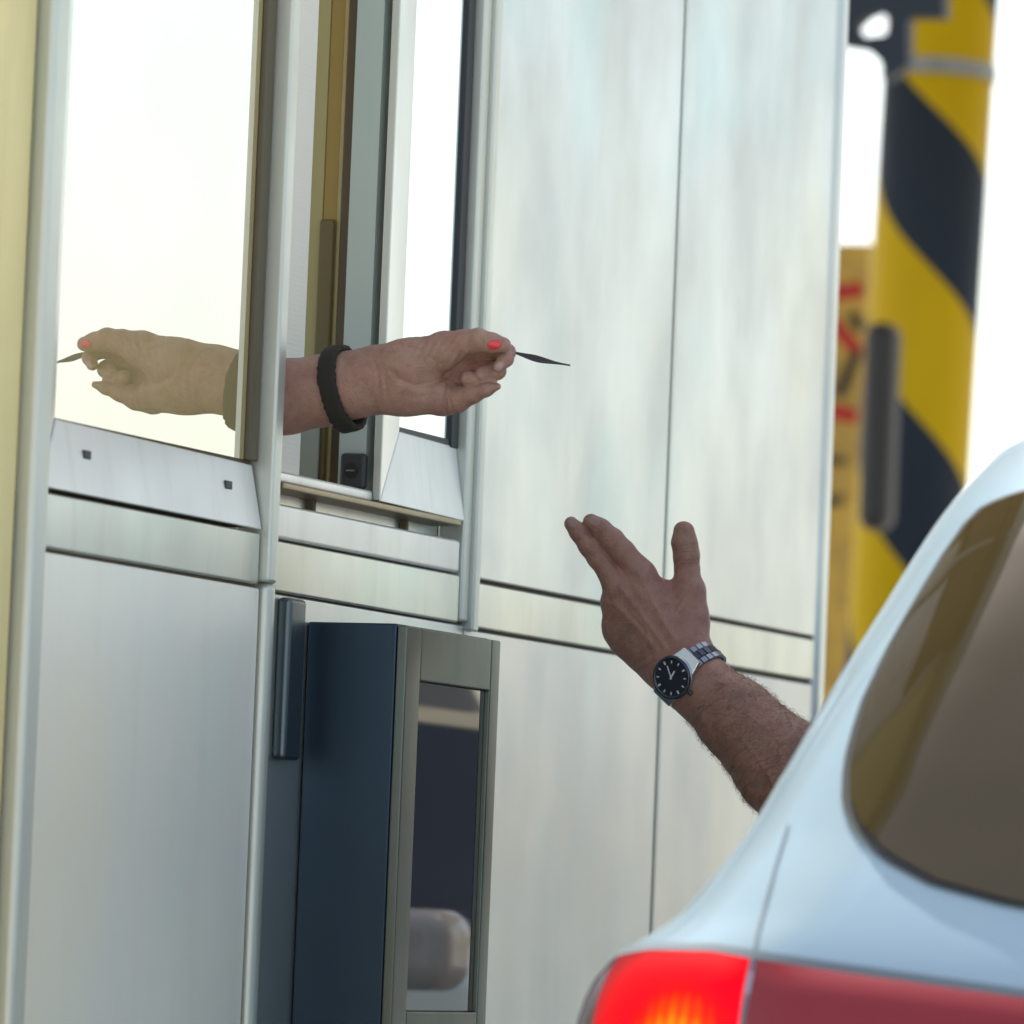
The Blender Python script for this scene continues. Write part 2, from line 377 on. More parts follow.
# inside of the opening
bm = B(-.075, -.058, 5.70, 5.838, 1.47, 2.38)
o = obj('brush_seal', bm, M['cream'], bo)
m = M['cream']; wv = N(m, 'ShaderNodeTexWave', Scale=60., Distortion=1.5, bands_direction='Z')
tc = N(m, 'ShaderNodeTexCoord'); L(m, tc.outputs['Object'], wv.inputs['Vector']); L(m, bump(m, wv.outputs['Fac'], .12, .001), P(m).inputs['Normal'])
for nm, x0, x1, y in (('olive', -.19, -.0925, 5.952), ('ochre', -.0922, -.0757, 5.953), ('tan', -.0754, -.0705, 5.951), ('brown', -.0702, -.055, 5.950)):
    obj('inner_board', B(x0, x1, y, y+.012, 1.05, 2.5), M[nm], bo, bevel=.001)
obj('inner_board', B(-.0925, -.0750, 5.944, 5.9495, 1.05, 1.765), M['brown2'], bo, bevel=.003)
obj('inner_board', B(-.19, -.080, 5.938, 5.9435, 1.05, 1.59), M['dimwall'], bo, bevel=.002)
# booth shell behind the front
bm = bmesh.new()
box(bm, -1.6, -.061, 7.405, 7.438, .165, 2.75); box(bm, -1.6, -.061, 4.2, 4.23, .165, 1.25); box(bm, -1.6, -.061, 4.2, 4.23, 2.3, 2.75)
box(bm, -1.63, -1.601, 4.2, 7.44, .165, 1.25); box(bm, -1.63, -1.601, 4.2, 7.44, 2.3, 2.75)
obj('shell_wall', bm, M['dimwall'], bo)
obj('booth_roof', B(-1.8, .10, 4.1, 7.56, 2.755, 2.90), M['rail'], bo, bevel=.01)
obj('booth_floor', B(-1.6, -.061, 4.231, 7.404, .165, .22), M['dimwall'], bo)
obj('desk', B(-.55, -.062, 4.4, 5.6, 1.15, 1.19), M['dimwall'], bo)
# hinge cover beside the machine
obj('hinge_cover', B(-.004, .012, 5.668, 5.712, 1.171, 1.338), M['hinge'], bo, bevel=.0055, seg=4)

# ------------------------------------------------------------------ ticket machine
tm = empty('ticket_machine', (.05, 5.88, .16), 'tall dark steel ticket machine with narrow black glass front under the service window', 'ticket machine')
MX = .110
obj('housing', B(-.002, MX-.012, 5.748, 6.012, .16, 1.3175), M['housing'], tm, bevel=.002)
bm = bmesh.new(); gy0, gy1, gz0, gz1 = 5.789, 5.990, .917, 1.2605
for a in ((5.7485, gy0, .17, 1.3155), (gy1, 6.0165, .17, 1.3155), (gy0+.0001, gy1-.0001, gz1, 1.3155), (gy0+.0001, gy1-.0001, .17, gz0)):
    box(bm, MX-.0118, MX, *a)
obj('front_frame', bm, M['front'], tm, bevel=.0018)
obj('display_glass', B(MX-.0117, MX-.006, gy0+.001, gy1-.001, gz0+.001, gz1-.001), M['dglass'], tm)

# ------------------------------------------------------------------ striped column and what stands by it
def at(x, y, Z): return CAM + Fv*Z + Rv*((x-512)/F_PX*Z) - Uv*((y-512)/F_PX*Z)
cc = empty('striped_column', (-2.43, 15.25, 0), 'round column with spiral black and yellow hazard stripes behind the booth', 'column')
bm = bmesh.new(); ccx, ccy = -2.296, 15.30
lean = Vector((.029, -.0, 1.0))
cyl(bm, (0, 0, 0), lean*5.2, .150, 64)
sh = obj('shaft', bm, M['stripe'], cc, smooth=False)
for p in sh.data.polygons: p.use_smooth = len(p.vertices) == 4
sh.matrix_parent_inverse = Matrix(); sh.location = Vector((ccx-.107, ccy, 0)) - cc.location
base = Vector((ccx-.107, ccy, 0))
def colpt(z): return base + lean*z
bm = bmesh.new(); cyl(bm, colpt(3.335), colpt(3.375), .158, 48); obj('collar', bm, M['greysteel'], cc)
# navy bracket plate with a hole, upper left of the column
ZB = 15.0
pts = [(842, -80), (944, -80), (944, 17), (908, 17), (908, 66), (886, 80), (880, 62), (868, 50), (842, 46)]
hole = [(856, 27), (866, 17), (880, 11), (889, 20), (886, 34), (862, 37)]
# plate built as a ring round its hole
bm = bmesh.new()
def strip(bm, poly):
    a = [bm.verts.new(at(x, y, ZB)) for x, y in poly]; b = [bm.verts.new(at(x, y, ZB)+Vector((0, .05, 0))) for x, y in poly]
    bm.faces.new(a); bm.faces.new(b[::-1]); n = len(a)
    for i in range(n): bm.faces.new((a[i], a[(i+1) % n], b[(i+1) % n], b[i]))
strip(bm, [(842, -80), (944, -80), (944, 17), (908, 17), (889, 20), (880, 11), (866, 17), (856, 27), (842, 30)])
strip(bm, [(842, 30.01), (856, 27.01), (862, 37), (886, 34), (889, 20.01), (908, 17.01), (908, 66), (886, 80), (880, 62), (868, 50), (842, 46)])
obj('bracket', bm, M['navy'], cc)
# rubber guard on the column's near left side
g0, g1 = at(869, 530, 15.05), at(877, 320, 15.05)
bm = bmesh.new(); d = (g1-g0)
a = Vector((1, 0, 0)); 
pr = [g0 - a*.040, g0 + a*.040, g1 + a*.040, g1 - a*.040]
bm = prism(pr, (0, .12, 0)); obj('rubber_guard', bm, M['rubber'], cc, bevel=.04, seg=5)
# pale pipe
pp = at(868, 690, 16.4); pt = at(886, 246, 16.4)
bm = bmesh.new(); ax = (pt-pp).normalized(); cyl(bm, pp - ax*1.7, pt, .026, 20)
tag(obj('pipe', bm, M['palepipe'], smooth=True), 'pale vertical pipe between the ochre sign and the striped column', 'pipe')
# ochre sign board with red and black marks
sb = empty('sign_board', (-2.85, 16.3, 0), 'ochre hazard sign board with red and black marks beyond the booth corner', 'sign')
tl, br = at(800, 243, 16.8), at(864, 720, 16.8)
bm = prism([at(800, 243, 16.8), at(870, 243, 16.8), at(852, 720, 16.8), at(782, 720, 16.8)], (0, .03, 0)); obj('board', bm, M['board'], sb, bevel=.005)
def mark(name, x0, y0, x1, y1, wpx, m):
    dx, dy = x1-x0, y1-y0; l = math.hypot(dx, dy); nx, ny = -dy/l*wpx/2, dx/l*wpx/2
    bm = prism([at(x0+nx, y0+ny, 16.79), at(x1+nx, y1+ny, 16.79), at(x1-nx, y1-ny, 16.79), at(x0-nx, y0-ny, 16.79)], (0, .006, 0))
    obj(name, bm, M[m], sb, bevel=.002)
mark('red_mark', 828, 294, 862, 289, 15, 'red'); mark('red_mark', 832, 322, 858, 352, 13, 'red'); mark('red_mark', 822, 408, 856, 417, 14, 'red')
mark('black_mark', 851, 312, 860, 330, 9, 'black'); mark('black_mark', 858, 350, 838, 396, 10, 'black')
mark('black_mark', 826, 462, 846, 460, 8, 'brown'); mark('black_mark', 824, 502, 842, 500, 10, 'brown')
bm = bmesh.new(); cyl(bm, (-2.85, 16.45, 0), (-2.80, 16.45, 3.0), .03, 16); obj('sign_post', bm, M['greysteel'], sb)

# ------------------------------------------------------------------ car
def curve(tab):
    zs = np.array([t[0] for t in tab]); vs = np.array([t[1] for t in tab])
    h = np.diff(zs); d = np.diff(vs)/h
    s = np.zeros_like(vs); s[1:-1] = np.where(d[:-1]*d[1:] > 0, 2*d[:-1]*d[1:]/(d[:-1]+d[1:]+1e-12), 0); s[0] = d[0]; s[-1] = d[-1]
    def f(z):
        i = int(np.clip(np.searchsorted(zs, z)-1, 0, len(h)-1)); t = float(np.clip((z-zs[i])/h[i], 0, 1))
        return float((2*t**3-3*t*t+1)*vs[i]+(t**3-2*t*t+t)*h[i]*s[i]+(-2*t**3+3*t*t)*vs[i+1]+(t**3-t*t)*h[i]*s[i+1])
    return f
cW = curve([(.18, .80), (.3, .845), (.6, .872), (.85, .868), (.93, .858), (.968, .846), (.99, .832), (1.005, .812), (1.025, .789), (1.058, .770), (1.1, .750), (1.15, .735), (1.22, .716), (1.286, .697), (1.353, .680), (1.392, .670), (1.434, .657), (1.472, .648), (1.50, .605), (1.522, .51), (1.537, .33)])
cR = curve([(.18, .10), (.3, .04), (.6, 0), (.88, .015), (.95, .03), (1.0, .055), (1.1, .13), (1.2, .21), (1.3, .30), (1.4, .41), (1.45, .50), (1.48, .60), (1.50, .74), (1.522, 1.05), (1.537, 1.4)])
cr = curve([(.18, .20), (.9, .22), (1.0, .20), (1.4, .20), (1.52, .18)])
cF = curve([(.18, 4.4), (.5, 4.6), (.75, 4.55), (.9, 4.3), (1.0, 3.95), (1.2, 3.75), (1.4, 3.3), (1.537, 2.6)])
CX, CY = 1.55, 4.55
def plan(s, z):                        # s: arc length from the rear centre line, signed (left negative)
    W, Rr, r = cW(z), cR(z), cr(z); sg = 1 if s >= 0 else -1; s = abs(s); a = W-r
    bow = lambda x: .025*(x/.85)**2 - .025*(a/.85)**2
    if s <= a: return Vector((sg*s, Rr+bow(s), z))
    t = (s-a)/r
    if t <= math.pi/2: return Vector((sg*(a+r*math.sin(t)), Rr+r*(1-math.cos(t)), z))
    return Vector((sg*W, Rr+r+(s-a-r*math.pi/2), z))
def srf(s, z, off=0.):
    p = plan(s, z); e = .004
    n = (plan(s+e, z)-plan(s-e, z)).cross(plan(s, z+e)-plan(s, z-e)).normalized()
    if n.y > .3 or n.dot(Vector((0, -1, 0))+Vector((p.x, 0, 0))) < 0: n = -n if n.dot(Vector((p.x, -1, .2))) < 0 else n
    return p + n*off
def grid(fn, nu, nv):
    bm = bmesh.new(); V = [[bm.verts.new(fn(i/nu, j/nv)) for j in range(nv+1)] for i in range(nu+1)]
    for i in range(nu):
        for j in range(nv): bm.faces.new((V[i][j], V[i+1][j], V[i+1][j+1], V[i][j+1]))
    return bm
def ip(x, tab): return float(np.interp(x, [t[0] for t in tab], [t[1] for t in tab]))
ZLO = [(-.641, 1.208), (-.635, 1.165), (-.622, 1.127), (-.602, 1.102), (-.565, 1.075), (-.517, 1.055), (-.451, 1.041), (-.3, 1.022), (0, 1.012)]
ZHI = [(-.641, 1.208), (-.637, 1.261), (-.625, 1.316), (-.614, 1.360), (-.600, 1.380), (-.580, 1.389), (-.556, 1.396), (-.4, 1.412), (0, 1.42)]

def make_car(paintm, label, lit=True):
    root = empty('car', (CX, CY+2, 0), label, 'car')
    off = Vector((CX, CY, 0))
    # body: stacked plan outlines
    zs = list(np.linspace(.18, .86, 14)) + list(np.linspace(.88, 1.10, 30)) + list(np.linspace(1.115, 1.43, 26)) + list(np.linspace(1.44, 1.5365, 20))
    bm = bmesh.new(); rings = []
    for z in zs:
        W, Rr, r, Fy = cW(z), cR(z), cr(z), cF(z); pts = []
        nb = 10
        a = W-r
        for i in range(nb+1): pts.append(plan(a*(i/nb), z))
        for i in range(1, 13): pts.append(plan(a+r*math.pi/2*i/12, z))
        y0 = pts[-1].y; rf = min(.22, a*.8+.02)
        for i in range(1, 9): pts.append(Vector((W, y0+(Fy-rf-y0)*i/8, z)))
        for i in range(1, 9):
            t = math.pi/2*i/8; pts.append(Vector((W-rf+rf*math.cos(t), Fy-rf+rf*math.sin(t), z)))
        pts.append(Vector((0, Fy+.02, z)))
        left = [Vector((-p.x, p.y, p.z)) for p in pts[1:-1]][::-1]
        rings.append([bm.verts.new(p+off) for p in pts+left])
    n = len(rings[0])
    for A, Bq in zip(rings[:-1], rings[1:]):
        for i in range(n): bm.faces.new((A[i], A[(i+1) % n], Bq[(i+1) % n], Bq[i]))
    bm.faces.new(rings[0][::-1]); bm.faces.new(rings[-1])
    body = obj('body', bm, paintm, root, smooth=True)
    # rear glass with its black border
    def win(scale, o_):
        def fn(u, v):
            x = -.641*math.cos(math.pi*u)
            zl, zh = ip(-abs(x), ZLO), ip(-abs(x), ZHI); c = 1.21
            zz = zl+(zh-zl)*v; zz = c+(zz-c)*scale
            p = srf(x*scale, zz, o_); return p+off
        return fn
    obj('window_seal', grid(win(1.016, .0025), 60, 16), M['seal'], root, smooth=True)
    rw = obj('rear_window', grid(win(1.0, .005), 60, 16), M['carglass'], root, smooth=True)
    # tail lamps
    ZT = [(.0, .95), (.30, .955), (.435, .967), (.60, .982), (.70, .992), (.78, .991), (.85, .985), (.95, .972), (1.05, .955)]
    def lens(s0, s1, sg, bulge):
        def fn(u, v):
            s = s0+(s1-s0)*u; zt = ip(s, ZT); z = .765+(zt-.765)*v
            e = (1-(2*u-1)**6)*(1-(2*v-1)**6)
            return srf(sg*s, z, .002+bulge*e)+off
        return fn
    for sg in (-1, 1):
        obj('tail_lamp', grid(lens(.662, .845, sg, .008), 30, 20), M['lit'] if lit else M['unlit'], root, smooth=True)
        obj('lamp_edge', grid(lens(.845, 1.03, sg, .005), 12, 14), M['lensedge'], root, smooth=True)
        obj('hatch_lamp', grid(lens(.33, .656, sg, .010), 30, 18), M['unlit'], root, smooth=True)
    # shut line of the tailgate beside the lamp and up the pillar
    for sg in (-1, 1):
        path = [(.659, .74), (.659, .99), (.664, 1.01), (.672, 1.05), (.685, 1.10)]
        bm = bmesh.new(); prev = None
        for k in range(len(path)*6-5):
            t = k/6; i = min(int(t), len(path)-2); f = t-i
            s = path[i][0]*(1-f)+path[i+1][0]*f; z = path[i][1]*(1-f)+path[i+1][1]*f
            a, b = bm.verts.new(srf(sg*(s-.0016), z, .0012)+off), bm.verts.new(srf(sg*(s+.0016), z, .0012)+off)
            if prev: bm.faces.new((prev[0], prev[1], b, a))
            prev = (a, b)
        obj('shut_line', bm, M['groove'], root)
    # dark seam above the lamps
    def seam(u, v):
        s = -1.0+2.0*u; zt = ip(abs(s), ZT); return srf(s, zt+.001+.006*v, .0015)+off
    obj('lamp_seam', grid(seam, 80, 1), M['groove'], root, smooth=True)
    # side windows, bumper strip, plate, wheels
    for sg in (-1, 1):
        def band(name, ya, yb, z0, z1, m_, o_, sg=sg):
            def sw(u, v):
                z = z0+(z1-z0)*v; lo = ya+.55*(z-.99) if ya < 1 else ya; hi = yb if yb < 2 else yb-.9*max(0, z-1.05)
                return Vector((sg*(cW(z)+o_), lo+(hi-lo)*u, z))+off
            obj(name, grid(sw, 10, 10), m_, root, smooth=True)
        band('side_window', .62, 1.62, .99, 1.286, M['sideglass'], .004); band('side_window', 1.67, 3.62, .99, 1.286, M['sideglass'], .004)
        band('window_trim', .60, 3.62, 1.288, 1.310, M['chrome'], .006); band('window_seal', .62, 3.60, 1.3115, 1.40, M['seal'], .004)
        bm = bmesh.new(); xm = CX+sg*(.80)
        box(bm, min(xm, xm+sg*.19), max(xm, xm+sg*.19), CY+2.50, CY+2.62, .925, 1.03); obj('door_mirror', bm, M['paint_pale'], root, bevel=.035, seg=4)
    def ws(u, v):
        z = 1.02+.40*v; x = (cW(z)-.12)*(2*u-1); return Vector((x, cF(z)+.025, z))+off
    obj('windscreen', grid(ws, 10, 10), M['carglass'], root, smooth=True)
    obj('number_plate', B(CX-.26, CX+.26, CY-.034, CY-.024, .58, .69), M['plate'], root, bevel=.003)
    obj('bumper_insert', grid(lambda u, v: srf(-.75+1.5*u, .40+.10*v, .004)+off, 40, 2), M['seal'], root, smooth=True)
    for sx_ in (-1, 1):
        for yy in (.85, 3.35):
            x0 = CX+sx_*.66; x1 = CX+sx_*.885
            bm = bmesh.new(); cyl(bm, (x0, CY+yy, .31), (x1, CY+yy, .31), .31, 36); wh = obj('wheel', bm, M['tyre'], root, bevel=.02)
            bm = bmesh.new(); cyl(bm, (x1, CY+yy, .31), (x1+sx_*.006, CY+yy, .31), .20, 30); obj('rim', bm, M['rim'], wh)
    return root
car = make_car(M['paint'], 'pale blue hatchback with lit red tail lamp stopped beside the toll booth')


# ------------------------------------------------------------------ implicit-surface bodies
BIG = 60.
class Field:
    def __init__(s, lo, hi, h):
        s.lo = np.array(lo, float); s.h = h
        s.n = (np.ceil((np.array(hi)-s.lo)/h).astype(int)+1)
        s.ax = [(s.lo[i]+h*np.arange(s.n[i])).astype(np.float32) for i in range(3)]
    def new(s): return np.full(tuple(s.n), BIG, np.float32)
    def sl(s, lo, hi):
        a = np.clip(np.floor((np.array(lo)-s.lo)/s.h).astype(int), 0, s.n); b = np.clip(np.ceil((np.array(hi)-s.lo)/s.h).astype(int)+1, 0, s.n)
        return tuple(slice(int(p), int(max(q, p))) for p, q in zip(a, b))
    def cone(s, a, b, ra, rb, fz=1., mar=26.):
        a, b = np.array(a, float), np.array(b, float); r = max(ra, rb)+mar
        S = s.sl(np.minimum(a, b)-r, np.maximum(a, b)+r)
        X = s.ax[0][S[0]][:, None, None]; Y = s.ax[1][S[1]][None, :, None]; Z = s.ax[2][S[2]][None, None, :]
        d = b-a; d2 = d.copy(); d2[2] *= fz; L2 = (d2*d2).sum()+1e-9
        px, py, pz = X-a[0], Y-a[1], (Z-a[2])*fz
        t = np.clip((px*d2[0]+py*d2[1]+pz*d2[2])/L2, 0, 1)
        q = np.sqrt((px-t*d2[0])**2+(py-t*d2[1])**2+(pz-t*d2[2])**2) - (ra+(rb-ra)*t)
        return S, q.astype(np.float32)
def smin(a, b, k):
    h = np.maximum(k-np.abs(a-b), 0)/k
    return np.minimum(a, b)-h*h*k*.25
def chain(F, f, pts, k, fz=1.):
    for p, q in zip(pts[:-1], pts[1:]):
        S, d = F.cone(p[:3], q[:3], p[3], q[3], fz); f[S] = smin(f[S], d, k)
    return f
def nets(f, F):
    ins = f < 0
    c = [ins[i:ins.shape[0]-1+i, j:ins.shape[1]-1+j, k:ins.shape[2]-1+k] for i in (0, 1) for j in (0, 1) for k in (0, 1)]
    cnt = sum(x.astype(np.uint8) for x in c); act = (cnt > 0) & (cnt < 8)
    idx = np.argwhere(act); num = len(idx)
    vid = np.full(act.shape, -1, np.int64); vid[act] = np.arange(num)
    acc = np.zeros((num, 3)); wt = np.zeros(num)
    cor = [(i, j, k) for i in (0, 1) for j in (0, 1) for k in (0, 1)]
    val = {o: f[idx[:, 0]+o[0], idx[:, 1]+o[1], idx[:, 2]+o[2]] for o in cor}
    for a in cor:
        for ax in range(3):
            if a[ax]: continue
            b = tuple(1 if i == ax else a[i] for i in range(3)); va, vb = val[a], val[b]
            m_ = (va < 0) != (vb < 0); t = np.where(m_, va/np.where(m_, va-vb, 1), 0)
            p = np.array(a, float)[None, :].repeat(num, 0); p[:, ax] += t
            acc[m_] += p[m_]; wt[m_] += 1
    V = F.lo + F.h*(idx + acc/wt[:, None])
    faces = []
    for ax in range(3):
        u, v = (ax+1) % 3, (ax+2) % 3
        A = [slice(None)]*3; Bs = [slice(None)]*3; A[ax] = slice(0, -1); Bs[ax] = slice(1, None)
        e0, e1 = ins[tuple(A)], ins[tuple(Bs)]
        E_ = np.argwhere(e0 != e1); ok = (E_[:, u] > 0) & (E_[:, v] > 0) & (E_[:, u] < ins.shape[u]-1) & (E_[:, v] < ins.shape[v]-1)
        E_ = E_[ok]; s = e0[E_[:, 0], E_[:, 1], E_[:, 2]]
        def cell(du, dv):
            q = E_.copy(); q[:, u] += du; q[:, v] += dv; return vid[q[:, 0], q[:, 1], q[:, 2]]
        q = np.stack([cell(-1, -1), cell(0, -1), cell(0, 0), cell(-1, 0)], 1)
        q = np.where(s[:, None], q, q[:, ::-1]); faces.append(q)
    return V, np.concatenate(faces)
def mesh_np(name, V, Q):
    me = bpy.data.meshes.new(name); me.vertices.add(len(V)); me.vertices.foreach_set('co', np.asarray(V, np.float32).ravel())
    me.loops.add(Q.size); me.loops.foreach_set('vertex_index', Q.ravel().astype(np.int32))
    me.polygons.add(len(Q)); me.polygons.foreach_set('loop_start', np.arange(0, Q.size, 4, dtype=np.int32))
    try: me.polygons.foreach_set('loop_total', np.full(len(Q), 4, np.int32))
    except Exception: pass
    me.update(calc_edges=True); me.validate()
    me.polygons.foreach_set('use_smooth', [True]*len(me.polygons)); return me
def seg2d(X, Y, pts):
    d = np.full(X.shape, 1e3)
    for (ax_, ay), (bx, by) in zip(pts[:-1], pts[1:]):
        dx, dy = bx-ax_, by-ay; t = np.clip(((X-ax_)*dx+(Y-ay)*dy)/(dx*dx+dy*dy+1e-9), 0, 1)
        d = np.minimum(d, np.hypot(X-ax_-t*dx, Y-ay-t*dy))
    return d
def detail(F, f, fn):
    I = np.argwhere(np.abs(f) < 5); X = F.lo+F.h*I; f[I[:, 0], I[:, 1], I[:, 2]] += fn(X[:, 0], X[:, 1], X[:, 2]).astype(np.float32)
def sample(F, f, p):
    q = (np.asarray(p)-F.lo)/F.h; i = np.clip(np.floor(q).astype(int), 0, F.n-2); t = q-i; r = 0
    for a in (0, 1):
        for b in (0, 1):
            for c in (0, 1):
                r += f[i[0]+a, i[1]+b, i[2]+c]*(t[0] if a else 1-t[0])*(t[1] if b else 1-t[1])*(t[2] if c else 1-t[2])
    return r
def march(F, f, o, d, start=0., end=90., step=.5):  # outermost crossing from inside
    o, d = np.array(o, float), np.array(d, float); t = start; last = start
    while t < end:
        if sample(F, f, o+d*t) > 0: return t
        t += step
    return t
def nail(F, f, c, axes, rad, lift, h=.45):
    """thin shell of the finger's surface inside an ellipsoid"""
    lo, hi = np.array(c)-max(rad)-2, np.array(c)+max(rad)+2; G_ = Field(lo, hi, h)
    g = np.mgrid[0:G_.n[0], 0:G_.n[1], 0:G_.n[2]].astype(float)*h
    Pq = np.stack([g[i]+G_.lo[i] for i in range(3)], -1)
    q = (Pq-F.lo)/F.h; i = np.clip(np.floor(q).astype(int), 0, F.n-2); t = q-i; v = 0
    for a in (0, 1):
        for b in (0, 1):
            for cc_ in (0, 1):
                v = v + f[i[..., 0]+a, i[..., 1]+b, i[..., 2]+cc_]*(t[..., 0] if a else 1-t[..., 0])*(t[..., 1] if b else 1-t[..., 1])*(t[..., 2] if cc_ else 1-t[..., 2])
    dlt = Pq-np.array(c); e = sum((dlt @ np.array(ax_)/r)**2 for ax_, r in zip(axes, rad)); el = (np.sqrt(e)-1)*min(rad)
    return nets(np.maximum(v-lift, el).astype(np.float32), G_)

class Hand:
    """x right, y up, z towards the viewer side, in units of ~1 mm round a reference point"""
    def __init__(s, ref, Z): s.ref = ref; s.S = F_PX/Z; s.loc = at(ref[0], ref[1], Z)
    def p(s, x, y, z): return (x-s.ref[0], s.ref[1]-y, z)
    def mesh(s, name, V, Q, mat_, parent=None):
        o = bpy.data.objects.new(name, mesh_np(name, np.asarray(V)/s.S, Q)); COL.objects.link(o); o.data.materials.append(mat_)
        if parent is None: o.matrix_world = Matrix.Translation(s.loc) @ ROT.to_4x4()
        else: o.parent = parent
        return o
    def bm(s, name, bm, mat_, parent, smooth=True, bevel=0):
        for v in bm.verts: v.co /= s.S
        me = bpy.data.meshes.new(name); bmesh.ops.recalc_face_normals(bm, faces=bm.faces); bm.to_mesh(me); bm.free()
        o = bpy.data.objects.new(name, me); COL.objects.link(o); me.materials.append(mat_); o.parent = parent
        if smooth: me.polygons.foreach_set('use_smooth', [True]*len(me.polygons))
        if bevel:
            b = o.modifiers.new('bevel', 'BEVEL'); b.width = bevel/s.S; b.segments = 2; b.limit_method = 'ANGLE'
        return o

# ---------------- woman's arm reaching out of the booth window
H = Hand((430, 370), 6.188); sl_ = .386
def w(x, y, dz, r): return (*H.p(x, y, dz+sl_*(x-430)), r)
F1 = Field((-330, -110, -150), (100, 60, 62), 1.1)
base_f = F1.new()
chain(F1, base_f, [w(110, 412, -4, 42), w(200, 404, -2, 41), w(285, 395.5, 0, 37), w(320, 390, 0, 35), w(350, 384.5, 0, 33), w(378, 380.5, -2, 30)], 8.)
chain(F1, base_f, [w(378, 372, 2, 27), w(408, 366, 10, 25), w(444, 351, 12, 18.5)], 14.)       # thenar
chain(F1, base_f, [w(378, 385, -2, 26), w(405, 389, 2, 24.5), w(436, 397, 4, 18)], 14.)        # hypothenar
for e in (w(452, 356, -22, 14), w(458, 369, -25, 14), w(455, 384, -19, 13.5), w(446, 396, -8, 14)):
    chain(F1, base_f, [w(384, 380, -8, 22), e], 12.)
fing = [
    [w(446, 350, 12, 17.5), w(463, 343.5, 15, 12.6), w(478, 341.5, 16, 11.2), w(492, 344, 15, 9.8), w(503.5, 346, 14, 7.6)],          # thumb
    [w(452, 356, -22, 13), w(490, 350, -16, 9.5), w(507, 353, -6, 8.2), w(506, 360, 3, 7.2), w(499, 367, 8, 6.0)],  # index
    [w(458, 369, -25, 13), w(488, 366, -20, 9.8), w(497, 371, -9, 8.8), w(482, 375, 3, 7.8)],                    # middle
    [w(455, 384, -19, 13), w(482, 382, -14, 9.4), w(488, 382, -4, 8.4), w(468, 379, 5, 7.6)],                        # ring
    [w(446, 400, -4, 15.2), w(458, 399.5, 0, 12.6), w(473, 394, 3, 9.6), w(487, 390, 5, 6.6), w(497.5, 387.2, 6, 3.6)],               # little
]
f = base_f.copy()
for g in fing:
    h_ = chain(F1, F1.new(), g, 4.); f = np.minimum(f, smin(base_f, h_, 7.))
def wd(X, Y, Zc):
    x, y = X+430, 370-Y; d = 0
    front = np.clip((Zc-sl_*X+6)/8, 0, 1)
    m_ = np.exp(-(((x-440)/26)**2+((y-353)/15)**2))
    d = d + front*m_*.9*np.sin((x*.80+y*.42)*2*np.pi/6.8)                        # thenar skin folds
    for pts, dep, wd_ in (([(392, 372), (402, 381), (416, 386), (436, 383), (450, 374)], 1.6, 2.6), ([(447, 414), (445.5, 398), (448, 384)], 1.8, 1.6),
                          ([(452, 408), (449, 396), (452, 384)], .8, 1.4), ([(395, 395), (418, 398), (440, 392)], .8, 3.), ([(372, 352), (378, 372), (380, 400), (376, 412)], .9, 1.8),
                          ([(380, 352), (385, 372), (387, 395)], .6, 1.6), ([(470, 333), (467, 345), (466, 354)], .6, 1.3), ([(483, 334), (482, 342), (481, 351)], .6, 1.0),
                          ([(400, 345), (420, 352), (440, 364), (462, 366)], .7, 2.2)):
        d = d + front*dep*np.exp(-(seg2d(x, y, pts)/wd_)**2)
    d = d - front*1.2*np.exp(-(seg2d(x, y, [(300, 384), (372, 376)])/3.)**2)*.7     # tendon at the wrist
    d = d - front*1.4*np.exp(-(((x-479)/6)**2+((y-334)/6)**2))
    return d
detail(F1, f, wd)
V, Q = nets(f, F1)
woman = H.mesh('person', V, Q, M['skin_w'])
tag(woman, "bare forearm and hand reaching out of the booth window wearing a dark bracelet", 'person')
nz = lambda v: (np.array(v, float)/np.linalg.norm(v))
c = np.array(H.p(494.5, 346, 0)); zc = 61.
while sample(F1, f, (c[0], c[1], zc)) > 0 and zc > -20: zc -= .4
V, Q = nail(F1, f, (c[0], c[1], zc-.5), (nz((.97, .22, .1)), nz((-.22, .97, 0)), (0, 0, 1)), (7.4, 5.0, 5.), .75)
tag(H.mesh('fingernail', V, Q, M['nail_red'], woman), 'red painted thumbnail')
c = np.array(H.p(499, 367.5, 0)); zc = 60.
while sample(F1, f, (c[0], c[1], zc)) > 0 and zc > -40: zc -= .4
V, Q = nail(F1, f, (c[0], c[1], zc-.5), (nz((.6, .8, 0)), nz((-.8, .6, 0)), (0, 0, 1)), (5.5, 4.2, 5.), .6)
H.mesh('fingernail', V, Q, M['nail_pale'], woman)
